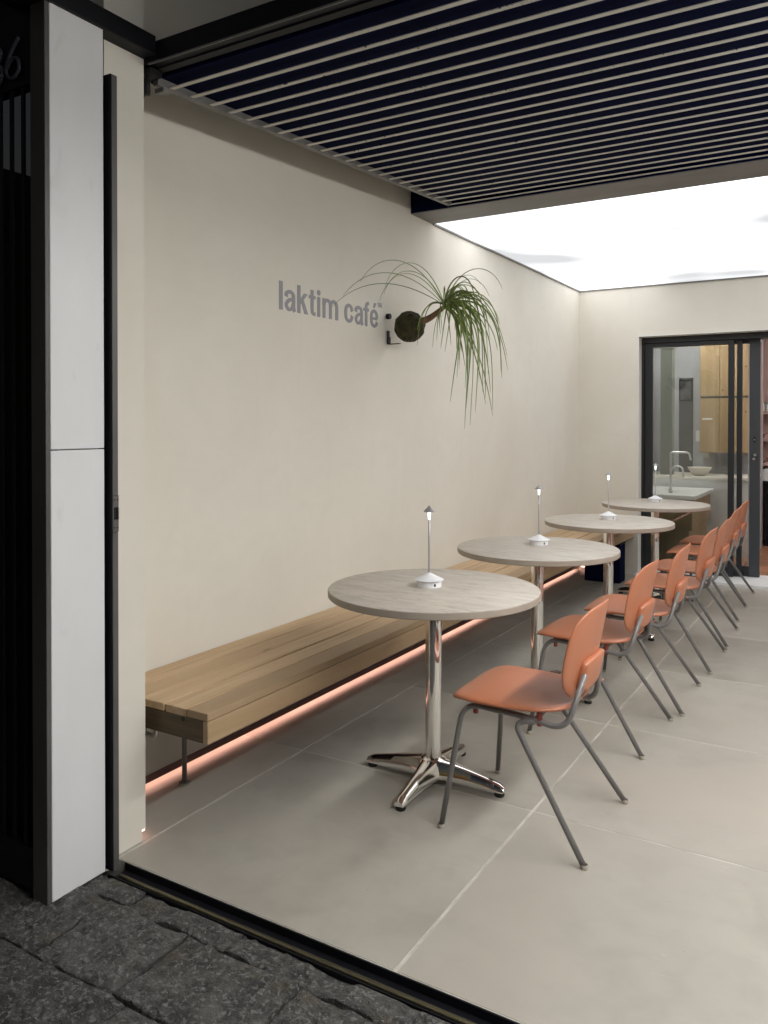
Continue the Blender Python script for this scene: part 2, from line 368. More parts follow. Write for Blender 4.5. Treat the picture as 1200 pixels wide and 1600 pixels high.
# ------------------------------------------------------------------ walls
sw = MB().box(-0.25, -0.0, 1.865, YB + 0.2, 0.052, 3.8).box(-0.25, -0.045, 1.865, YB + 0.2, -0.05, 0.0518).build('side_wall', PLASTER)
tag(sw, 'long beige plaster wall behind the bench carrying the grey lettering', 'wall')
xo = 0.545; zo = 2.178; xo2 = 3.9
bw = MB().box(0.0, xo, YB, YB + 0.25, 0.0, 3.0).box(xo, xo2, YB, YB + 0.25, zo, 3.0).box(xo2, XR, YB, YB + 0.25, 0.0, 3.0).build('back_wall', PLASTER)
tag(bw, 'beige plaster end wall around the glass sliding door', 'wall')
for nm, a in (('corner_bead', (xo - 0.001, xo + 0.006, YB - 0.004, YB + 0.006, 0.03, zo + 0.006)), ('corner_bead', (xo + 0.006, xo2, YB - 0.004, YB + 0.006, zo - 0.001, zo + 0.006))):
    MB().box(*a).build(nm, WHITE, bw)
rw = MB().box(XR, XR + 0.2, 1.75, YB + 0.2, -0.02, 3.8).build('right_wall', PLASTER); tag(rw, 'beige plaster wall closing the terrace on the right', 'wall')
# pilaster between gate post and bench
pl = MB().poly_prism([(1.7085, -.03), (1.855, -.03), (1.855, .0366), (1.870, .0366), (1.870, 3.8), (1.7085, 3.8)], 'x', 0.19, 0.277).box(-0.02, 0.1899, 1.855, 1.868, 0.0366, 3.8).build('pilaster', PLASTER)
tag(pl, 'narrow beige plaster pilaster beside the bench end and black gate post', 'pilaster')

# ------------------------------------------------------------------ luminous ceiling
lc = empty('light_ceiling', (3.2, 5.97, 2.63), 0, 'large glowing white backlit membrane ceiling above the tables', 'light ceiling')
o = MB().box(0.012, XR - 0.01, 4.472, YB - 0.010, 2.640, 2.648).build('membrane', GLOWCEIL, lc); off(o, lc)
o = MB().box(0.0005, 0.012, 4.462, YB - 0.0005, 2.628, 2.66).box(0.012, XR - 0.001, YB - 0.010, YB - 0.0005, 2.628, 2.66).build('edge_trim', GREYSTEEL, lc); off(o, lc)
o = MB().box(0.0, XR, 4.2, YB, 2.80, 2.85).build('roof_slab', DARKGREY, lc); off(o, lc)

# ------------------------------------------------------------------ pergola
pg = empty('pergola', (3.0, 3.0, 2.6), 0, 'dark slatted pergola roof with pale slats above the near terrace', 'pergola')
S = 0.05
def pz(y): return 2.530 + S * (y - 1.86)
def slope_box(x0, x1, y0, y1, h0, h1, name, m, bev=0):
    b = MB(); vs_ = []
    for h in (h0, h1):
        for y in (y0, y1):
            for x in (x0, x1): vs_.append(b.bm.verts.new((x, y, pz(y) + h)))
    for f in [(0, 2, 3, 1), (4, 5, 7, 6), (0, 1, 5, 4), (2, 6, 7, 3), (0, 4, 6, 2), (1, 3, 7, 5)]: b.bm.faces.new([vs_[i] for i in f])
    return off(b.build(name, m, pg), pg)
PXR = 5.6
o = MB().box(0.16, PXR, 1.872, 1.905, 2.572, 2.640).box(0.16, PXR, 1.9052, 1.935, 2.566, 2.640).build('front_beam', BLACK, pg); off(o, pg)
o = MB().box(0.30, PXR, 1.868, 1.8718, 2.568, 2.574).build('beam_lip', GREYSTEEL, pg); off(o, pg)
slope_box(0.249, 0.272, 1.937, 4.177, 0.0, 0.055, 'side_rail', GREYSTEEL)
slope_box(0.235, 0.2485, 1.94, 4.177, 0.012, 0.055, 'rail_backing', BLACK)
slope_box(0.002, 0.05, 1.94, 4.178, 0.135, 0.26, 'wall_beam', BLACK)
slope_box(0.2725, PXR, 1.95, 4.180, 0.026, 0.052, 'roof_sheet', NAVY)
pit_ = 0.0985; n_s = 23; y_ = 1.995
for k in range(n_s):
    yk = y_ + k * pit_
    b = MB(); b.box(-(PXR - 0.274) / 2, (PXR - 0.274) / 2, -0.0100, 0.0100, 0, 0.003, bev=0.0006)
    o = b.build('slat', SLAT, pg)
    o.location = Vector(((PXR + 0.274) / 2, yk, pz(yk) + 0.002)) - pg.location; o.rotation_euler = (math.atan(S) + (0.06 if k == 17 else rnd.uniform(-.012, .012)), 0, 0)
o = MB().box(0.001, PXR + .8, 4.181, 4.460, 2.6385, 2.79).build('back_beam', NAVY, pg); off(o, pg)
o = MB().box(0.001, PXR + .8, 4.1815, 4.460, 2.6335, 2.638).build('lit_underside', GREYSTEEL, pg); off(o, pg)  # grey plate puts the light on the dark beam's underside into colour
# overhead track beam toward the street and roller bracket
o = MB().box(0.20, 0.335, -1.2, 1.871, 2.592, 2.655, bev=0.003).build('gate_track_beam', BLACK); tag(o, 'black overhead beam running from the gate pillar top toward the street', 'beam')
br = empty('gate_roller', (0.22, 1.90, 2.53), 0, 'small black roller bracket hanging under the pergola corner', 'roller bracket')
o = MB().box(0.200, 0.226, 1.880, 1.925, 2.500, 2.565, bev=.002).box(0.16, 0.30, 1.878, 1.93, 2.548, 2.5655).build('bracket_plate', BLACK, br); off(o, br)
for dx in (0.236, 0.262):
    o = MB().tube([(dx, 1.898, 2.488), (dx, 1.898, 2.545)], 0.011, 10).build('roller', RUBBER, br); off(o, br)
o = MB().box(0.256, 0.30, 1.935, 1.965, 2.505, 2.522, bev=.002).build('stop_block', GREYSTEEL, br); off(o, br)

# ------------------------------------------------------------------ gate pillar, receiving post, pedestrian gate
gp = empty('gate_pillar', (0.29, 1.57, 0), 0, 'narrow pillar clad in white sheet metal beside the dark gate', 'pillar')
o = MB().box(0.2775, 0.325, 1.477, 1.666, 0.004, 1.3095, bev=.0015).build('lower_panel', PANEL, gp); off(o, gp)
o = MB().box(0.2775, 0.325, 1.477, 1.666, 1.3125, 2.592, bev=.0015).build('upper_panel', PANEL, gp); off(o, gp)
o = MB().box(0.258, 0.3235, 1.462, 1.4768, 0.0, 2.70, bev=.001).build('front_frame', DARKGREY, gp); off(o, gp)
po = empty('gate_post', (0.31, 1.70, 0), 0, 'tall black metal gate post with lock strike in front of the beige pilaster', 'post')
o = MB().box(0.279, 0.3395, 1.680, 1.706, 0.0, 2.462, bev=.0015).build('post_body', BLACK, po); off(o, po)
o = MB().box(0.3397, 0.3425, 1.683, 1.703, 0.0, 1.05).box(0.3397, 0.3425, 1.683, 1.703, 1.1665, 2.458).build('lit_side_strip', DARKGREY, po); off(o, po)  # greyer than the post: light from inside painted onto this face
o = MB().box(0.3397, 0.3445, 1.682, 1.7045, 1.052, 1.090, bev=.001).box(0.3397, 0.3445, 1.682, 1.7045, 1.128, 1.1655, bev=.001).box(0.3397, 0.3445, 1.682, 1.685, 1.0901, 1.1279).box(0.3397, 0.3445, 1.7015, 1.7045, 1.0901, 1.1279).build('strike_plate', DARKGREY, po); off(o, po)
for zz in (1.066, 1.152):
    for yy in (1.687, 1.699):
        o = MB().tube([(0.3445, yy, zz), (0.3460, yy, zz)], 0.0022, 8).build('screw', BLACK, po); off(o, po)

gt = empty('pedestrian_gate', (-0.4, 1.48, 0), 0, 'black barred entrance gate with house number at the left edge', 'gate')
o = MB().box(-1.2, 0.255, 1.47, 1.51, 2.375, 2.80).build('number_panel', BLACK, gt); off(o, gt)
o = MB().box(-1.2, 0.255, 1.47, 1.51, 0.02, 0.14).build('bottom_rail', BLACK, gt); off(o, gt)
o = MB().box(-1.2, 0.255, 1.535, 1.55, 0.02, 1.95).build('kick_sheet', BLACK, gt); off(o, gt)
xk = 0.2125
while xk > -1.2:
    o = MB().box(xk - 0.0145, xk, 1.474, 1.480, 0.141, 2.374).build('bar', BLACK, gt); off(o, gt); xk -= 0.0545
# numerals: thin tube outlines on the panel
def num_tube(pts, parent):
    o = MB().tube(spline(pts, 5), 0.0055, 8).build('numeral', NUMERAL, parent); return off(o, parent)
ny = 1.463
num_tube([(0.205, ny, 2.515), (0.178, ny, 2.49), (0.152, ny, 2.455), (0.146, ny, 2.425), (0.163, ny, 2.405), (0.188, ny, 2.405), (0.206, ny, 2.424), (0.203, ny, 2.448), (0.183, ny, 2.460), (0.160, ny, 2.450), (0.150, ny, 2.437)], gt)
num_tube([(x_ + .013, ny, z_) for x_, z_ in ((0.045, 2.49), (0.065, 2.510), (0.092, 2.508), (0.108, 2.490), (0.100, 2.468), (0.080, 2.458), (0.104, 2.450), (0.114, 2.428), (0.100, 2.404), (0.070, 2.396), (0.046, 2.412))], gt)
o = MB().box(-1.35, -1.25, 1.55, 5.0, -0.05, 2.62).build('passage_wall', DARKGREY); tag(o, 'dark wall of the side passage seen through the gate bars', 'wall')

# ------------------------------------------------------------------ LED skirting
ls = empty('led_skirting', (0.0, 4.7, 0.0), 0, 'pink glowing light strip under the skirting of the long wall', 'light strip')
PROFILE = mat('dark_rose_profile', (0.17, 0.085, 0.075), 0.5)
o = MB().box(-0.004, 0.010, 1.872, YB - 0.001, 0.026, 0.0515, bev=.002).build('profile', PROFILE, ls); off(o, ls)
o = MB().box(-0.040, -0.0045, 1.875, YB - 0.02, 0.0440, 0.0505).build('led_tape', LED, ls); off(o, ls)
o = MB().tube(fillet([(0.012, YB - 0.012, 0.05), (0.20, YB - 0.012, 0.05)], 0.01), 0.012, 8).build('end_pipe', PROFILE, ls); off(o, ls)
o = MB().box(0.02, 0.20, YB - 0.009, YB - 0.002, 0.028, 0.034).build('led_tape', LED, ls); off(o, ls)
o = MB().box(0.200, 0.2755, 1.8560, 1.8680, 0.0310, 0.0360).build('led_tape', LED, ls); off(o, ls)

# ------------------------------------------------------------------ bench
be = empty('bench', (0.27, 4.69, 0), 0, 'long wooden plank bench along the beige wall', 'bench')
BY0, BY1 = 1.908, YB - 0.004
zt = 0.452
edges = [0.006, 0.118, 0.222, 0.326, 0.424, 0.522]
for i in range(5):
    x0, x1 = edges[i] + .003, edges[i + 1] - .003
    y0 = BY0 + [0.0, 0.003, 0.0, 0.002, 0.001][i]; L_ = BY1 - y0
    o = MB().box(-(x1 - x0) / 2, (x1 - x0) / 2, -L_ / 2, L_ / 2, -0.026, 0, bev=.0025, seg=2).build('plank', WOOD, be)
    o.location = Vector(((x0 + x1) / 2, (y0 + BY1) / 2, zt - [0, .001, 0, .0015, 0][i])) - be.location
o = MB().box(-0.011, 0.011, -(BY1 - BY0) / 2 + .001, (BY1 - BY0) / 2, -0.036, 0.036, bev=.002).build('front_board', WOOD, be); o.location = Vector((0.5085, (BY0 + BY1) / 2, zt - 0.0645)) - be.location
o = MB().box(0.012, 0.497, BY0 + .001, BY0 + .022, zt - 0.100, zt - 0.0275, bev=.0015)
o = o.build('end_board', wood_mat('shaded_end_wood', (0.085, 0.062, 0.036), (0.13, 0.09, 0.05), (0.05, 0.035, 0.02), sc=(1.1, 26, 26)), be); off(o, be)  # dark stained tone also carries the shade of the street-facing end
for yy in (2.24, 3.6, 4.95, 6.3):
  if yy < 3:
    o = MB().tube([(0.085, yy, 0.0), (0.085, yy, zt - 0.0275)], 0.0095, 10).tube([(0.085, yy, 0.0005), (0.085, yy, 0.005)], 0.022, 14).build('leg', GREYSTEEL, be); off(o, be)
  o = MB().box(0.02, 0.495, yy - .02, yy + .02, zt - 0.064, zt - 0.0345).build('cross_bearer', DARKGREY, be); off(o, be)
o = MB().box(0.008, 0.496, BY0 + .03, BY1 - .004, zt - 0.034, zt - 0.0268).build('seam_shade_board', BLACK, be); off(o, be)  # added black sheet that gives the plank gaps their shade
o = MB().tube(fillet([(0.21, 1.935, zt - .10), (0.21, 1.935, zt - .135), (0.255, 1.935, zt - .135), (0.255, 1.935, zt - .10)], .014), 0.008, 8).build('hook', BRUSHED, be); off(o, be)
bx = empty('box', (0.36, 7.06, 0), 0, 'black box standing under the far end of the bench', 'box')
o = MB().box(0.205, 0.515, 6.975, 7.15, 0.0, 0.33, bev=.004).build('box_body', NAVY, bx); off(o, bx)
o = MB().box(0.201, 0.519, 6.971, 7.154, 0.3305, 0.343, bev=.002).build('lid', BLACK, bx); off(o, bx)

# ------------------------------------------------------------------ wall lettering
sg = empty('wall_sign', (0.0, 2.93, 1.916), 0, 'flat grey café name lettering on the beige wall left of the plant', 'sign')
MS = Matrix(((0, 0, 1, 0), (1, 0, 0, 0), (0, 1, 0, 0), (0, 0, 0, 1)))   # text x -> +Y, y -> +Z, z -> +X

class Glyph:
    """letter cut from flat sheet: y along the wall, z up; pieces step 0.08 mm so no faces share a plane"""
    def __init__(g): g.b = MB(); g.k = 0
    def poly(g, pts):
        x1 = 0.0016 + g.k * 0.00008; g.k += 1
        g.b.poly_prism([(p[0], p[1]) for p in pts], 'x', 0.0003, x1); return g
    def rect(g, y0, y1, z0, z1): return g.poly([(y0, z0), (y1, z0), (y1, z1), (y0, z1)])
    def ell(g, c, ry, rz): return g.poly([(c[0] + ry * math.cos(t * math.pi / 12), c[1] + rz * math.sin(t * math.pi / 12)) for t in range(24)])
    def stroke(g, pts, wv=0.0255, wh=0.0175):
        P = spline([(p[0], p[1], 0) for p in pts], 8); A = []; B_ = []
        for i, p in enumerate(P):
            t = (P[min(i + 1, len(P) - 1)] - P[max(i - 1, 0)]).normalized()
            w_ = math.sqrt((wv * t.y) ** 2 + (wh * t.x) ** 2) / 2
            n_ = Vector((-t.y, t.x, 0)); A.append(p + n_ * w_); B_.append(p - n_ * w_)
        x1 = 0.0016 + g.k * 0.00008; g.k += 1; bm = g.b.bm
        r = [[bm.verts.new((x, q.x, q.y)) for q in L_] for x in (0.0003, x1) for L_ in (A, B_)]
        for i in range(len(P) - 1):
            for (u, v) in ((0, 1), (3, 2), (2, 0), (1, 3)): bm.faces.new((r[u][i], r[u][i + 1], r[v][i + 1], r[v][i]))
        for i in (0, -1): bm.faces.new((r[0][i], r[1][i], r[3][i], r[2][i]))
        return g
def gl_a(g):
    g.stroke([(.012, .066), (.018, .084), (.042, .0915), (.064, .083), (.0695, .062), (.0695, .022), (.078, .001)])
    return g.stroke([(.066, .0575), (.036, .052), (.014, .030), (.030, .0085), (.054, .014), (.067, .034)], .024, .0165)
def gl_e(g):
    g.rect(.018, .074, .0425, .0565)
    return g.stroke([(.0735, .049), (.066, .079), (.044, .0915), (.020, .080), (.0128, .05), (.020, .020), (.044, .0085), (.064, .018), (.074, .033)])
GL = []
GL.append((0.0, Glyph().rect(0, .027, 0, .133)))
GL.append((.040, gl_a(Glyph())))
GL.append((.138, Glyph().rect(0, .026, 0, .133).poly([(.022, .038), (.022, .062), (.052, .0985), (.083, .0985)]).poly([(.034, .052), (.050, .070), (.087, 0), (.056, 0)])))
GL.append((.231, Glyph().rect(0, .055, .082, .098).stroke([(.027, .125), (.027, .07), (.0275, .028), (.034, .012), (.055, .0085)])))
GL.append((.301, Glyph().rect(0, .025, 0, .0985).ell((.0125, .1195), .0145, .0140)))
GL.append((.346, Glyph().rect(0, .025, 0, .0985).stroke([(.0128, .066), (.022, .084), (.042, .0915), (.062, .083), (.0685, .062), (.0685, 0)]).stroke([(.0690, .066), (.079, .084), (.098, .0915), (.118, .083), (.1250, .062), (.1250, 0)])))
GL.append((.541, Glyph().stroke([(.074, .062), (.064, .083), (.044, .0915), (.020, .080), (.0128, .05), (.020, .020), (.044, .0085), (.064, .017), (.075, .039)])))
GL.append((.638, gl_a(Glyph())))
GL.append((.725, Glyph().rect(0, .056, .081, .097).stroke([(.057, .1235), (.042, .124), (.031, .113), (.0285, .095), (.0285, .05), (.0285, 0)])))
GL.append((.793, gl_e(Glyph()).poly([(.032, .1085), (.048, .1085), (.066, .136), (.042, .136)])))
GL.append((.876, Glyph().rect(0, .0042, .119, .144).stroke([(.0042, .1425), (.013, .1415), (.014, .134), (.0042, .1325)], .004, .003).stroke([(.0042, .1318), (.016, .1300), (.0155, .1215), (.0042, .1205)], .004, .003)))
GL.append((.899, Glyph().rect(0, .0042, .119, .144).stroke([(.0042, .1425), (.013, .1415), (.014, .1335), (.0042, .1315)], .004, .003).stroke([(.009, .1312), (.017, .119)], .0045, .004)))
for y0_, g_ in GL:
    o = g_.b.build('letter', LETTER, sg); o.location = (0, y0_, 0)

# ------------------------------------------------------------------ plant on the wall
plnt = empty('wall_plant', (0.14, 3.915, 1.928), 0, 'moss ball plant with long thin drooping leaves on wall bracket', 'plant')
b = MB(); bmesh.ops.create_icosphere(b.bm, subdivisions=5, radius=0.086)
for v in b.bm.verts:
    n = mnoise.fractal(v.co * 28, 0.9, 2.0, 4); v.co *= 1 + 0.075 * n + 0.05 * mnoise.noise(v.co * 9)
for f in b.bm.faces: f.smooth = True
o = b.build('moss_ball', MOSS, plnt)
b = MB(); b.tube(spline([(0.05, 0, 0.02), (0.12, -0.005, 0.035), (0.18, -0.01, 0.065), (0.232, -0.012, 0.100)], 5), 0.02, 9, rs=[0.022 - 0.0007 * i for i in range(16)]); o = b.build('stem', STEM, plnt)
b = MB(); b.box(-0.139, -0.134, -0.013, 0.013, -0.092, -0.015, bev=.001).box(-0.134, -0.06, -0.010, 0.010, -0.093, -0.089).box(-0.134, -0.128, -0.012, 0.012, -0.088, -0.05); o = b.build('bracket', BLACK, plnt)
o = MB().tube([(-0.139, -0.01, 0.065), (-0.118, -0.01, 0.065)], 0.016, 12).build('bolt', BLACK, plnt)
rl = random.Random(11)
C0 = Vector((0.228, -0.012, 0.098))
def leaf(d0, L_, droop, wid, side=0.0, start=None):
    """ribbon leaving C0 along d0 and bending down under its weight"""
    p = Vector(start or C0); d = Vector(d0).normalized(); n = 18; ds = L_ / n; pts = [p.copy()]
    ax = d.cross(Vector((0, 0, 1)))
    for i in range(n):
        s = (i + 1) / n
        d = (d + Vector((0, 0, -1)) * droop * (0.25 + 1.2 * s) / n + (ax * side / n)).normalized(); p = p + d * ds
        if p.x < -0.125: p.x = -0.125; d.x = abs(d.x) * .2
        pts.append(p.copy())
    b = MB(); prev = None
    for i, p in enumerate(pts):
        t = (pts[min(i + 1, n)] - pts[max(i - 1, 0)]).normalized()
        sdv = t.cross(Vector((0.35, -0.85, 0.15)));
        if sdv.length < 1e-3: sdv = Vector((1, 0, 0))
        sdv.normalize(); nrm = sdv.cross(t).normalized()
        s = i / n; wd = wid * min(1.0, 0.55 + 2.2 * s) * (1 - s) ** 0.55 + 0.0006
        row = [b.bm.verts.new(p - sdv * wd + nrm * wd * 0.5), b.bm.verts.new(p), b.bm.verts.new(p + sdv * wd + nrm * wd * 0.5)]
        if prev:
            for k in range(2):
                f = b.bm.faces.new((prev[k], prev[k + 1], row[k + 1], row[k])); f.smooth = True
        prev = row
    return b.build('leaf', LEAF, plnt)
# dense fountain falling outward and down
def dirv(az, el): return (math.cos(az) * math.cos(el), math.sin(az) * math.cos(el), math.sin(el))
for i in range(34):      # short starburst round the crown
    leaf(dirv(rl.uniform(-1.1, 1.3), rl.uniform(-0.5, 1.3)), rl.uniform(0.24, 0.42), rl.uniform(3.0, 6.5), rl.uniform(0.0028, 0.0050), rl.uniform(-1.2, 1.2), C0 + Vector((rl.uniform(-.012, .012),) * 3))
for i in range(24):      # long ones folding over and hanging
    L_ = rl.uniform(0.42, 0.80)
    leaf(dirv(rl.uniform(-0.8, 1.25), rl.uniform(-0.5, 1.15)), L_, rl.uniform(6.5, 11), rl.uniform(0.0024, 0.0048), rl.uniform(-4.2, 3.0), C0 + Vector((rl.uniform(-.012, .012),) * 3))
for i in range(16):      # arcs to the side and up
    leaf(dirv(rl.uniform(0.5, 1.9), rl.uniform(0.35, 1.25)), rl.uniform(.30, .50), rl.uniform(3.6, 6.5), rl.uniform(0.0022, 0.0042), rl.uniform(-1.5, 1.5), C0)
for i in range(6):
    leaf(dirv(rl.uniform(-2.2, -1.0), rl.uniform(-0.3, .5)), rl.uniform(.18, .32), rl.uniform(3, 6), 0.003, rl.uniform(-1, 1))
# long arcs reaching back toward the lettering and one to the upper right
for d0, L_, dr, sd_ in [((-.25, -.55, .85), .66, 2.7, .15), ((-.35, -.7, .62), .70, 2.0, .1), ((-.2, -.75, .75), .62, 2.6, -.1), ((-.45, -.85, .45), .74, 1.5, .0),
                        ((-.1, -.5, .9), .58, 3.3, .3), ((-.3, -.35, .9), .5, 3.6, -.2), ((.1, .40, .9), .40, 2.6, .1), ((.15, .45, .8), .46, 2.8, .0),
                        ((-.05, -.9, .3), .42, 4.0, .1), ((.1, -.7, -.2), .32, 3.0, .1)]:
    leaf(d0, L_, dr, 0.0021, sd_)

# ------------------------------------------------------------------ tables
def make_table(label):
    t = empty('cafe_table', (0, 0, 0), 0, label, 'table', 'round café tables in a row')
    b = MB(); Rr = 0.41
    b.lathe([(0.0, 0.722), (Rr - 0.003, 0.722), (Rr, 0.725), (Rr, 0.7465), (Rr - 0.0015, 0.7485)], n=96)
    o = b.build('edge_band', TOPEDGE, t, auto=35)
    o = MB().lathe([(0.0, 0.7502), (Rr - 0.004, 0.7502), (Rr - 0.0018, 0.7487)], n=96).build('tabletop', TOP, t, auto=35)
    o = MB().lathe([(0.0315, 0.085), (0.0315, 0.70), (0.085, 0.706), (0.085, 0.7215)], n=40).build('column', CHROME, t, auto=40)
    # hub
    o = MB().lathe([(0.0, 0.096), (0.034, 0.096), (0.048, 0.090), (0.054, 0.078), (0.056, 0.045), (0.040, 0.03), (0.0, 0.03)], n=32).build('hub', CHROME, t, auto=40)
    # cast legs
    for k in range(4):
        a = k * math.pi / 2; b = MB(); ns = 14; rings = []
        for i in range(ns + 1):
            s = i / ns; r_ = 0.030 + s * 0.262
            ztop = 0.092 - 0.004 * s - 0.046 * s ** 1.2; zb = 0.030 - 0.012 * s
            hw = 0.030 * (1 - s) ** 2.4 + 0.0215 + 0.001 * s
            if s > 0.93: ztop -= (s - 0.93) * 0.10; hw -= (s - 0.93) * 0.06
            rings.append([b.bm.verts.new((r_, y_, z_)) for (y_, z_) in ((-hw, zb), (-hw * 0.98, zb + (ztop - zb) * 0.35), (-hw * 0.62, ztop - 0.004), (-hw * 0.35, ztop), (hw * 0.35, ztop), (hw * 0.62, ztop - 0.004), (hw * 0.98, zb + (ztop - zb) * 0.35), (hw, zb))])
        for A, B in zip(rings[:-1], rings[1:]):
            for q in range(8): b.bm.faces.new((A[q], A[(q + 1) % 8], B[(q + 1) % 8], B[q]))
        b.bm.faces.new(rings[0][::-1]); b.bm.faces.new(rings[-1])
        lg = b.build('leg', CHROME, t, auto=38); lg.rotation_euler = (0, 0, a)
        o = MB().lathe([(0.0, 0.0), (0.017, 0.0), (0.019, 0.004), (0.018, 0.014), (0.012, 0.0195), (0, 0.0195)], (0.272, 0, 0), 18).build('foot_pad', RUBBER, lg, auto=40)
    return t
TL = ['nearest round table with grey stone patterned top', 'second round table from the street, pale stone patterned top', 'third round table from the street, between the second and the one by the door', 'farthest round table, in front of the glass door']
TP = [(0.895, 2.76), (0.885, 3.935), (0.89, 5.245), (0.895, 6.58)]
T0 = make_table(TL[0])
for i, (x, y) in enumerate(TP):
    t = T0 if i == 0 else copy_tree(T0)
    t.location = (x, y, 0); t['label'] = TL[i]; t.rotation_euler = (0, 0, [R(2), R(-4), R(3), R(-2)][i])
    for ch in t.children:
        if ch.name.startswith('tabletop'): pass
# ------------------------------------------------------------------ table lamps
def make_lamp(label):
    t = empty('table_lamp', (0, 0, 0), 0, label, 'table lamp', 'slim cordless lamps on the tables')
    MB().lathe([(0.0, 0.0), (0.0485, 0.0), (0.0485, 0.0235), (0.0505, 0.0245)], n=48).build('base', LAMPW, t, auto=35)
    MB().lathe([(0.0505, 0.0246), (0.0565, 0.0255), (0.0570, 0.0275), (0.030, 0.040), (0.008, 0.051), (0.0045, 0.054), (0.0, 0.0545)], n=48).build('base_cone', LAMPW, t, auto=40)
    MB().tube([(0, 0, 0.054), (0, 0, 0.292)], 0.0042, 12).build('stem', STEMG, t)
    MB().lathe([(0.0, 0.318), (0.0225, 0.2925), (0.0218, 0.2915), (0.004, 0.307)], n=32).build('shade', LAMPG, t, auto=40)
    MB().lathe([(0.0043, 0.3045), (0.0070, 0.3030), (0.0058, 0.2900), (0.0048, 0.274), (0.0043, 0.262)], n=20).build('light_guide', LAMPLED, t, auto=40)
    MB().box(0.0475, 0.0492, -0.004, 0.004, 0.006, 0.016, bev=.001).build('charging_port', RUBBER, t)
    return t
LP = [(0.866, 2.778), (0.858, 4.03), (0.866, 5.33), (0.868, 6.71)]
LL = ['slim lamp with dark cone shade standing on the nearest round table', 'slim lamp standing on the second round table', 'slim lamp standing on the third round table', 'slim lamp standing on the farthest table before the glass door']
K0 = make_lamp(LL[0])
for i, (x, y) in enumerate(LP):
    t = K0 if i == 0 else copy_tree(K0)
    t.location = (x, y, 0.7503); t['label'] = LL[i]; t.rotation_euler = (0, 0, R(-35))
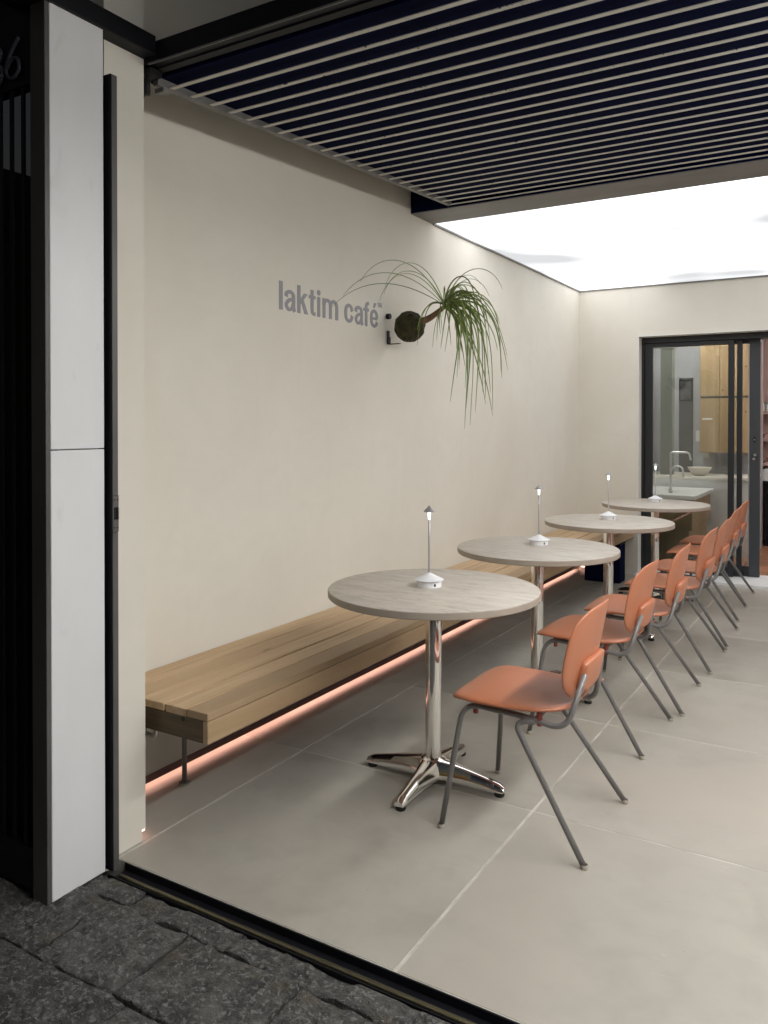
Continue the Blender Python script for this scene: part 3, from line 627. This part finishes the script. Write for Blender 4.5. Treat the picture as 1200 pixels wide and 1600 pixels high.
# ------------------------------------------------------------------ chairs (local: front is -X, origin under the seat centre)
def make_chair(label):
    t = empty('cafe_chair', (0, 0, 0), 0, label, 'chair', 'terracotta café chairs beside the tables')
    # seat shell: rounded outline, dished, with thick edge
    b = MB(); n = 64; outl = []
    for k in range(n):
        a = k * 2 * math.pi / n; ca, sa = math.cos(a), math.sin(a); e = 2 / 4.5
        x = 0.214 * math.copysign(abs(ca) ** e, ca); y = 0.214 * math.copysign(abs(sa) ** e, sa)
        y *= 1.02 - 0.20 * max(0, x / 0.205) ** 1.5
        outl.append((x, y))
    def zt_(x, y):
        return 0.452 - 0.010 * math.exp(-((x - 0.05) / 0.11) ** 2 - (y / 0.12) ** 2) - 0.016 * max(0, (-x - 0.13) / 0.075) ** 2 + 0.004 * max(0, x / 0.2) ** 2
    rings = []
    for (f, dz) in ((0.0, 0), (0.25, 0), (0.5, 0), (0.72, 0), (0.88, 0), (0.955, -0.0008), (0.985, -0.003), (1.0, -0.008), (0.99, -0.0130), (0.965, -0.0155), (0.8, -0.017), (0.4, -0.017), (0.0, -0.017)):
        if f == 0.0: rings.append([b.bm.verts.new((0, 0, zt_(0, 0) + dz))])
        else: rings.append([b.bm.verts.new((x * f, y * f, zt_(x * f, y * f) + dz)) for (x, y) in outl])
    for A, B in zip(rings[:-1], rings[1:]):
        for k in range(n):
            k2 = (k + 1) % n
            vv = (A[0], B[k], B[k2]) if len(A) == 1 else ((A[k], A[k2], B[0]) if len(B) == 1 else (A[k], A[k2], B[k2], B[k]))
            f = b.bm.faces.new(vv); f.smooth = True
    st = b.build('seat', TERRA, t); st.location = (-0.046, 0, 0)
    # backrest: rounded plate curved about the sitter, leaning back
    b = MB(); rings = []; H2, W2 = 0.160, 0.204
    def bp(y, z, d):       # y across, z from centre, d depth offset (toward back +)
        lean = 0.20
        cx = -0.85 * y * y - 0.10 * max(0, z) ** 2 + 0.42 * max(0, z - 0.08) ** 2
        return (0.205 + lean * z + cx + d, y, 0.625 + z * 0.985)
    ob = []
    for k in range(n):
        a = k * 2 * math.pi / n; ca, sa = math.cos(a), math.sin(a); e = 2 / 3.1
        yy = W2 * math.copysign(abs(ca) ** e, ca); zz = H2 * math.copysign(abs(sa) ** e, sa)
        yy *= 1.0 - 0.10 * max(0, -zz / H2) ** 1.5
        ob.append((yy, zz))
    for (f, d) in ((0.0, -0.006), (0.3, -0.006), (0.6, -0.006), (0.85, -0.006), (0.96, -0.0055), (0.99, -0.003), (1.0, 0.0), (0.99, 0.003), (0.96, 0.0055), (0.85, 0.006), (0.6, 0.006), (0.3, 0.006), (0.0, 0.006)):
        if f == 0.0: rings.append([b.bm.verts.new(bp(0, 0, d))])
        else: rings.append([b.bm.verts.new(bp(y * f, z * f, d)) for (y, z) in ob])
    for A, B in zip(rings[:-1], rings[1:]):
        for k in range(n):
            k2 = (k + 1) % n
            vv = (A[0], B[k], B[k2]) if len(A) == 1 else ((A[k], A[k2], B[0]) if len(B) == 1 else (A[k], A[k2], B[k2], B[k]))
            f = b.bm.faces.new(vv); f.smooth = True
    bk = b.build('backrest', TERRA, t)
    # moulded tube pocket on the rear of the backrest
    b = MB(); rings = []; npd = 40
    od = []
    for k in range(npd):
        a = k * 2 * math.pi / npd; ca, sa = math.cos(a), math.sin(a); e = 2 / 5.0
        od.append((0.106 * math.copysign(abs(ca) ** e, ca), 0.057 * math.copysign(abs(sa) ** e, sa)))
    for (f, d) in ((1.0, 0.002), (1.0, 0.014), (0.985, 0.022), (0.94, 0.0265), (0.86, 0.0285), (0.5, 0.030), (0.0, 0.0305)):
        if f == 0.0: rings.append([b.bm.verts.new(bp(0, -0.076, d))])
        else: rings.append([b.bm.verts.new(bp(y * f, -0.076 + z * f, d)) for (y, z) in od])
    for A, B in zip(rings[:-1], rings[1:]):
        for k in range(npd):
            k2 = (k + 1) % npd
            f = b.bm.faces.new((A[k], A[k2], B[0]) if len(B) == 1 else (A[k], A[k2], B[k2], B[k])); f.smooth = True
    b.bm.faces.new(rings[0][::-1])
    pk = b.build('tube_pocket', TERRA, bk)
    lg_ = MB().box(0.2465, 0.2477, -0.018, 0.018, -0.003, 0.003).build('embossed_mark', TERRA, pk); lg_.location = (-0.022, 0.06, 0.548); lg_.rotation_euler = (0, R(11), 0)
    r = 0.0098
    for s in (-1, 1):
        pts = fillet([(-0.247, s * 0.250, 0.006), (-0.196, s * 0.180, 0.420), (0.03, s * 0.170, 0.408), (0.165, s * 0.165, 0.386), (0.205, s * 0.095, 0.56)], [0.065, 0.05, 0.060], 8)
        MB().tube(pts, r, 12).build('frame_tube', LEGGREY, t)
        pts = fillet([(0.060, s * 0.170, 0.398), (-0.010, s * 0.184, 0.392), (0.251, s * 0.252, 0.006)], [0.045], 8)
        MB().tube(pts, r, 12).build('leg', LEGGREY, t)
        for fx, fy in ((-0.247, 0.250), (0.251, 0.252)):
            MB().lathe([(0.0, 0.0), (0.0105, 0.0), (0.0118, 0.003), (0.0118, 0.012), (0.0106, 0.015)], (fx, s * fy, 0), 14).build('foot_cap', FOOTCAP, t, auto=40)
        for fx in (-0.155, 0.075):
            MB().lathe([(0.0, -0.022), (0.0085, -0.022), (0.0095, -0.018), (0.0095, 0.024), (0, 0.024)], (fx, s * 0.168, 0.409), 12).build('fixing_stud', TERRAD, t, auto=40)
    MB().tube([(-0.120, -0.172, 0.413), (-0.120, 0.172, 0.413)], 0.008, 10).tube([(0.06, -0.17, 0.405), (0.06, 0.17, 0.405)], 0.008, 10).build('cross_tube', LEGGREY, t)
    return t
CP = [(1.333, 2.700), (1.300, 3.638), (1.336, 4.219), (1.352, 4.975), (1.352, 5.56), (1.318, 6.31), (1.302, 6.885)]
CL = ['nearest terracotta chair, alone at the nearest table', 'terracotta chair at the second table, on its street side', 'terracotta chair at the second table, on its door side',
      'terracotta chair at the third table, on its street side', 'terracotta chair at the third table, on its door side', 'terracotta chair at the farthest table, second from the door', 'farthest terracotta chair, closest to the glass door']
H0 = make_chair(CL[0])
for i, (x, y) in enumerate(CP):
    t = H0 if i == 0 else copy_tree(H0)
    t.location = (x, y, 0); t['label'] = CL[i]; t.rotation_euler = (0, 0, R([0.3, -1.5, 1.2, -0.5, 0.8, 1.0, -0.6][i]))

# ------------------------------------------------------------------ sliding glass door
YF = YB + 0.15
df = empty('door_frame', (2.2, YF, 0), 0, 'black aluminium frame of the glass door in the end wall', 'door frame')
o = MB().box(xo + 0.002, xo + 0.022, YF - 0.02, YF + 0.16, 0.03, zo - 0.002).build('frame_side', DOORBLK, df); off(o, df)
o = MB().box(xo + 0.022, xo2, YF - 0.02, YF + 0.16, zo - 0.052, zo - 0.002).build('frame_head', DOORBLK, df); off(o, df)
si = MB().box(xo - 0.0, xo2, YB - 0.13, YB + 0.40, -0.04, 0.030, bev=.004).build('door_sill', WHITE); tag(si, 'white stone sill under the glass sliding door', 'sill')
def leafdoor(x0, x1, y0, label, lock=False, wl=0.075, wr=0.045):
    t = empty('sliding_door', ((x0 + x1) / 2, y0, 0.031), 0, label, 'sliding door', 'glass sliding door panels')
    z0, z1 = 0.034, zo - 0.055
    o = MB().box(x0, x0 + wl, y0, y0 + 0.04, z0, z1, bev=.002).build('stile', DOORBLK, t); off(o, t)
    o = MB().box(x1 - wr, x1, y0, y0 + 0.04, z0, z1, bev=.002).build('stile', DOORGRY if lock else DOORBLK, t); off(o, t)
    o = MB().box(x0 + wl, x1 - wr, y0 + .002, y0 + 0.038, z0, z0 + 0.085, bev=.001).build('bottom_rail', DOORBLK, t); off(o, t)
    o = MB().box(x0 + wl, x1 - wr, y0 + .002, y0 + 0.038, z1 - 0.03, z1, bev=.001).build('top_rail', DOORBLK, t); off(o, t)
    b = MB(); b.grid(lambda u, v: (x0 + wl - .003 + u * (x1 - x0 - wl - wr + .006), y0 + .02, z0 + .083 + v * (z1 - z0 - .112)), 1, 1, smooth=False); o = b.build('glass_pane', GLASS, t); off(o, t)
    if lock:
        xc = x1 - wr / 2
        o = MB().poly_prism([(xc + .011 * math.cos(a), 1.245 + .028 * math.sin(a)) for a in [k * math.pi / 8 for k in range(16)]], 'y', y0 - 0.007, y0 - 0.0003).build('lock_escutcheon', RUBBER, t); off(o, t)
        o = MB().tube([(xc, y0 - 0.010, 1.243), (xc, y0 - 0.007, 1.243)], 0.0055, 10).build('keyhole', BRUSHED, t); off(o, t)
        o = MB().tube([(xc + .006, y0 - 0.0003, 1.110), (xc + .006, y0 - 0.03, 1.110)], 0.012, 12).tube([(xc - .004, y0 - 0.0003, 1.075), (xc - .004, y0 - 0.03, 1.075)], 0.011, 12).build('handle', BRUSHED, t); off(o, t)
    return t
leafdoor(xo + 0.024, 1.335, YF, 'left glass sliding panel behind the farthest table', wl=0.070, wr=0.048)
leafdoor(xo + 0.030, 1.395, YF + 0.05, 'middle glass sliding panel, its right stile beside the lock panel', wl=0.042, wr=0.042)
leafdoor(xo + 0.028, 1.535, YF + 0.10, 'right glass sliding panel with lock and handle at the open doorway', lock=True, wl=0.036, wr=0.085)

# ------------------------------------------------------------------ kitchen behind the glass
kf = MB().box(-0.2, 4.2, YB + 0.41, 11.2, -0.06, 0.012).build('interior_floor', GROUT); tag(kf, kind='structure')
for i in range(8):
    for j in range(10):
        x0 = 0.62 + i * 0.24; y0 = YB + 0.412 + j * 0.24
        o = MB().box(-.118, .118, -.118, .118, 0, .012, bev=.002).build('tile', FLOORT, kf); o.location = (x0 + .12, y0 + .12, 0.0125)
ic = MB().box(-0.2, 4.2, YB + 0.2505, 11.2, 2.62, 2.70).build('interior_ceiling', WHITEWALL); tag(ic, kind='structure')
o = MB().box(0.10, 0.20, YB + 0.26, 9.7, 0.0, 2.62).build('kitchen_side_wall', WHITEWALL); tag(o, 'white side wall of the kitchen behind the door glass', 'wall')
kb = MB().box(0.20, 1.36, 9.55, 9.70, 0.0, 2.62).build('kitchen_back_wall', GREYWALL); tag(kb, 'grey rear wall of the kitchen behind the glass', 'wall')
o = MB().box(1.362, 1.442, 8.40, 8.62, 0.012, 2.62).build('partition_end', GREYWALL); tag(o, 'grey partition wall end beside the open doorway', 'wall')
o = MB().box(1.0, 4.2, 10.3, 10.4, 0.0, 2.62).build('pink_wall', PINKWALL); tag(o, 'pink wall with shelves seen through the open doorway', 'wall')
o = MB().box(4.1, 4.2, YB + .26, 10.3, 0.0, 2.62).build('interior_right_wall', WHITEWALL); tag(o, 'white right wall of the room behind the doorway', 'wall')
for i, zz in enumerate((0.93, 1.21, 1.52)):
    t = empty('wall_shelf', (1.85, 10.2, zz), 0, ['lowest pink shelf on the pink wall', 'middle pink shelf on the pink wall', 'top pink shelf on the pink wall holding white jars'][i], 'shelf', 'pink wall shelves')
    MB().box(-0.6, 0.9, -0.10, 0.099, -0.03, 0, bev=.002).build('shelf_board', PINKWALL, t)
    for sx_ in (-0.5, 0.1, 0.7): MB().box(sx_, sx_ + .02, 0.0, 0.099, -0.10, -0.0301).build('shelf_bracket', PINKWALL, t)
for i, xx in enumerate((1.30, 1.36)):
    t = empty('jar', (xx, 10.18, 1.5202), 0, ['left white jar on the top pink shelf', 'right white jar on the top pink shelf'][i], 'jar', 'white jars on the top shelf')
    MB().lathe([(0, 0), (.026, 0), (.028, .01), (.028, .08), (.02, .095), (0, .095)], n=16).build('jar_body', WHITE, t, auto=40)
    MB().lathe([(0.021, .0953), (.022, .11), (0, .112)], n=16).build('lid', BRUSHED, t, auto=40)
for i, (xx, zz) in enumerate(((1.31, 1.2102), (1.32, 0.9302))):
    t = empty('dried_branch', (xx, 10.17, zz), 0, ['small dark twig ornament on the middle pink shelf', 'small dark twig ornament on the lowest pink shelf'][i], 'ornament')
    b = MB()
    for k in range(5): b.tube(spline([(0, 0, 0.0), (rl.uniform(-.05, .05), rl.uniform(-.02, .02), .04), (rl.uniform(-.09, .09), rl.uniform(-.03, .03), .08)], 3), 0.004, 5)
    b.build('twig', STEM, t)
t = empty('side_counter', (1.9, 9.9, 0.012), 0, 'white topped counter with dark front beneath the pink shelves', 'counter')
MB().box(-.55, 1.2, -.15, .38, .74, .86, bev=.003).build('counter_top', WHITE, t); MB().box(-.52, 1.2, -.10, .38, 0, .7395).build('cabinet_front', BLACK, t)
# sink counter against the glass
t = empty('kitchen_counter', (0.6, 8.22, 0.0), 0, 'low white sink counter with wooden front just behind the glass', 'counter')
for a in ((-.38, .40, -.50, .54, .685, .722),): MB().box(*a, bev=.003).build('worktop', WHITE, t)
MB().box(-.38, .37, -.48, .52, .40, .6845).build('front_panel', WOODK, t); MB().box(-.38, .34, -.46, .50, .013, .3995).build('plinth', WOODK, t)
MB().lathe([(0.0, .7222), (.022, .7222), (.024, .7235), (0.0, .7236)], (.13, -.08, 0), 20).build('drain', BRUSHED, t, auto=40)
t = empty('back_counter', (0.8, 9.15, 0.0), 0, 'raised pale counter along the kitchen rear wall', 'counter')
MB().box(-.58, .56, -.37, .395, .80, .835, bev=.003).build('worktop', CERAMIC, t); MB().box(-.58, .54, -.35, .395, .013, .7995).build('front_panel', WHITE, t)
t = empty('bowl', (0.83, 8.95, 0.8352), 0, 'wide cream bowl on the raised kitchen counter', 'bowl')
MB().lathe([(0, 0), (.05, 0), (.075, .02), (.115, .075), (.12, .09), (.113, .088), (.07, .025), (0, .012)], n=32).build('bowl_body', CERAMIC, t, auto=50)
MB().lathe([(.052, -.0001), (.055, .004), (.05, .006)], n=32).build('foot_ring', CERAMIC, t, auto=50)
t = empty('faucet', (0.715, 8.06, 0.7222), 0, 'tall brass faucet with straight horizontal spout above the counter', 'faucet')
MB().tube(fillet([(0, 0, 0), (0, 0, .385), (.16, 0.05, .385), (.175, 0.055, .31)], [.025, .03]), 0.010, 12).build('spout', BRUSHED, t); MB().tube([(0, 0, 0), (0, 0, .03)], .018, 14).build('collar', BRUSHED, t)
t = empty('faucet', (0.735, 7.98, 0.7222), 0, 'lower gooseneck faucet with curved spout above the counter', 'faucet')
MB().tube([(0, 0, 0), (0, 0, .2)] + [(.055 - .055 * math.cos(a), 0.012 * math.sin(a), .2 + .06 * math.sin(a)) for a in [k * math.pi / 10 for k in range(1, 11)]] + [(.11, 0.0, .155)], 0.009, 12).build('spout', BRUSHED, t); MB().tube([(0, 0, 0), (0, 0, .03)], .016, 14).build('collar', BRUSHED, t)
t = empty('fluted_column', (0.49, 9.0, 0.83), 0, 'grey green fluted aluminium column standing on the kitchen counter', 'column')
b = MB(); N_ = 12
pts = []
for k in range(N_): pts += [(-.062 + k * .0104, -.05), (-.062 + k * .0104 + .006, -.058), (-.062 + k * .0104 + .0075, -.05)]
b.poly_prism(pts + [(.065, .05), (-.062, .05)], 'z', 0.006, 1.36); b.build('shaft', COLUMN, t)
MB().box(-.072, .075, -.068, .06, 1.3605, 1.40, bev=.003).build('cap', COLUMN, t)
t = empty('grey_door', (0.585, 9.54, 0.0), 0, 'dark grey door leaf in the kitchen rear wall', 'door')
MB().box(-.075, .075, -.012, .009, .02, 1.90, bev=.002).build('door_leaf', DARKGREY, t)
t = empty('picture', (0.585, 9.522, 1.76), 0, 'small black picture hung on the dark grey door', 'picture')
MB().box(-.072, .072, -.012, .004, -.12, .12, bev=.001).build('frame', BLACK, t); MB().box(-.06, .06, -.0145, -.0122, -.108, .108).build('print', mat('dark_print', (.02, .02, .02), .5, col2=(.12, .12, .12), nscale=(9, 9, 9)), t)
t = empty('light_switch', (0.725, 9.545, 1.245), 0, 'white light switch plate on the grey kitchen wall', 'switch')
MB().box(-.035, .035, -.008, .004, -.06, .06, bev=.002).build('plate', WHITE, t); MB().box(-.012, .012, -.0115, -.0082, -.018, .018, bev=.001).build('rocker', WHITE, t)
t = empty('wall_cabinet', (1.07, 9.38, 1.07), 0, 'tall light wood wall cabinet with two tiers of doors behind the glass', 'cabinet')
MB().box(-.29, .287, -.13, .165, .0, 1.20).build('carcass', WOODK, t)
for (x0, x1) in ((-.288, -.09), (-.086, .10), (.104, .286)):
    for (z0, z1) in ((.004, .585), (.612, 1.195)):
        MB().box(x0, x1, -.148, -.1305, z0, z1, bev=.0015).build('door', WOODK, t)
o = MB().box(-.28, .287, -.144, -.1308, .588, .609).build('middle_rail', DARKGREY, t)
MB().box(-.26, -.16, -.1495, -.1482, .355, .375).build('label_strip', WHITE, t)
t = empty('wall_socket', (0.80, 9.545, 1.04), 0, 'pale socket plate on the kitchen wall below the wooden cabinet', 'socket')
MB().box(-.03, .03, -.008, .004, -.04, .04, bev=.002).build('plate', CERAMIC, t); MB().box(-.01, .01, -.0105, -.0082, -.014, .014, bev=.001).build('socket_face', WHITE, t)
for i, (xx, yy) in enumerate(((0.75, 8.6), (2.4, 8.9))):
    t = empty('ceiling_light', (xx, yy, 2.60), 0, ['white light bar on the kitchen ceiling above the counters', 'white light bar on the ceiling of the room behind the doorway'][i], 'ceiling light')
    MB().box(-.06, .06, -.55, .55, 0, .019).build('housing', WHITE, t); MB().box(-.045, .045, -.53, .53, -.012, -.0002).build('diffuser', KLIGHT, t)

# ------------------------------------------------------------------ unseen fill lamp added to brighten the near terrace
t = empty('fill_light', (2.95, 2.05, 2.40), 0, 'added unseen linear fill lamp hanging under the slats', 'fill lamp')
MB().box(-.075, .075, -1.9, 1.9, 0.0, .04, bev=.003).build('housing', WHITE, t)
MB().box(-.065, .065, -1.88, 1.88, -.030, -.0003).build('diffuser', FILL_GLOW, t)
for yy in (-1.2, 1.2): MB().tube([(0, yy, .04), (0, yy, .16)], .003, 6).build('cable', BLACK, t)
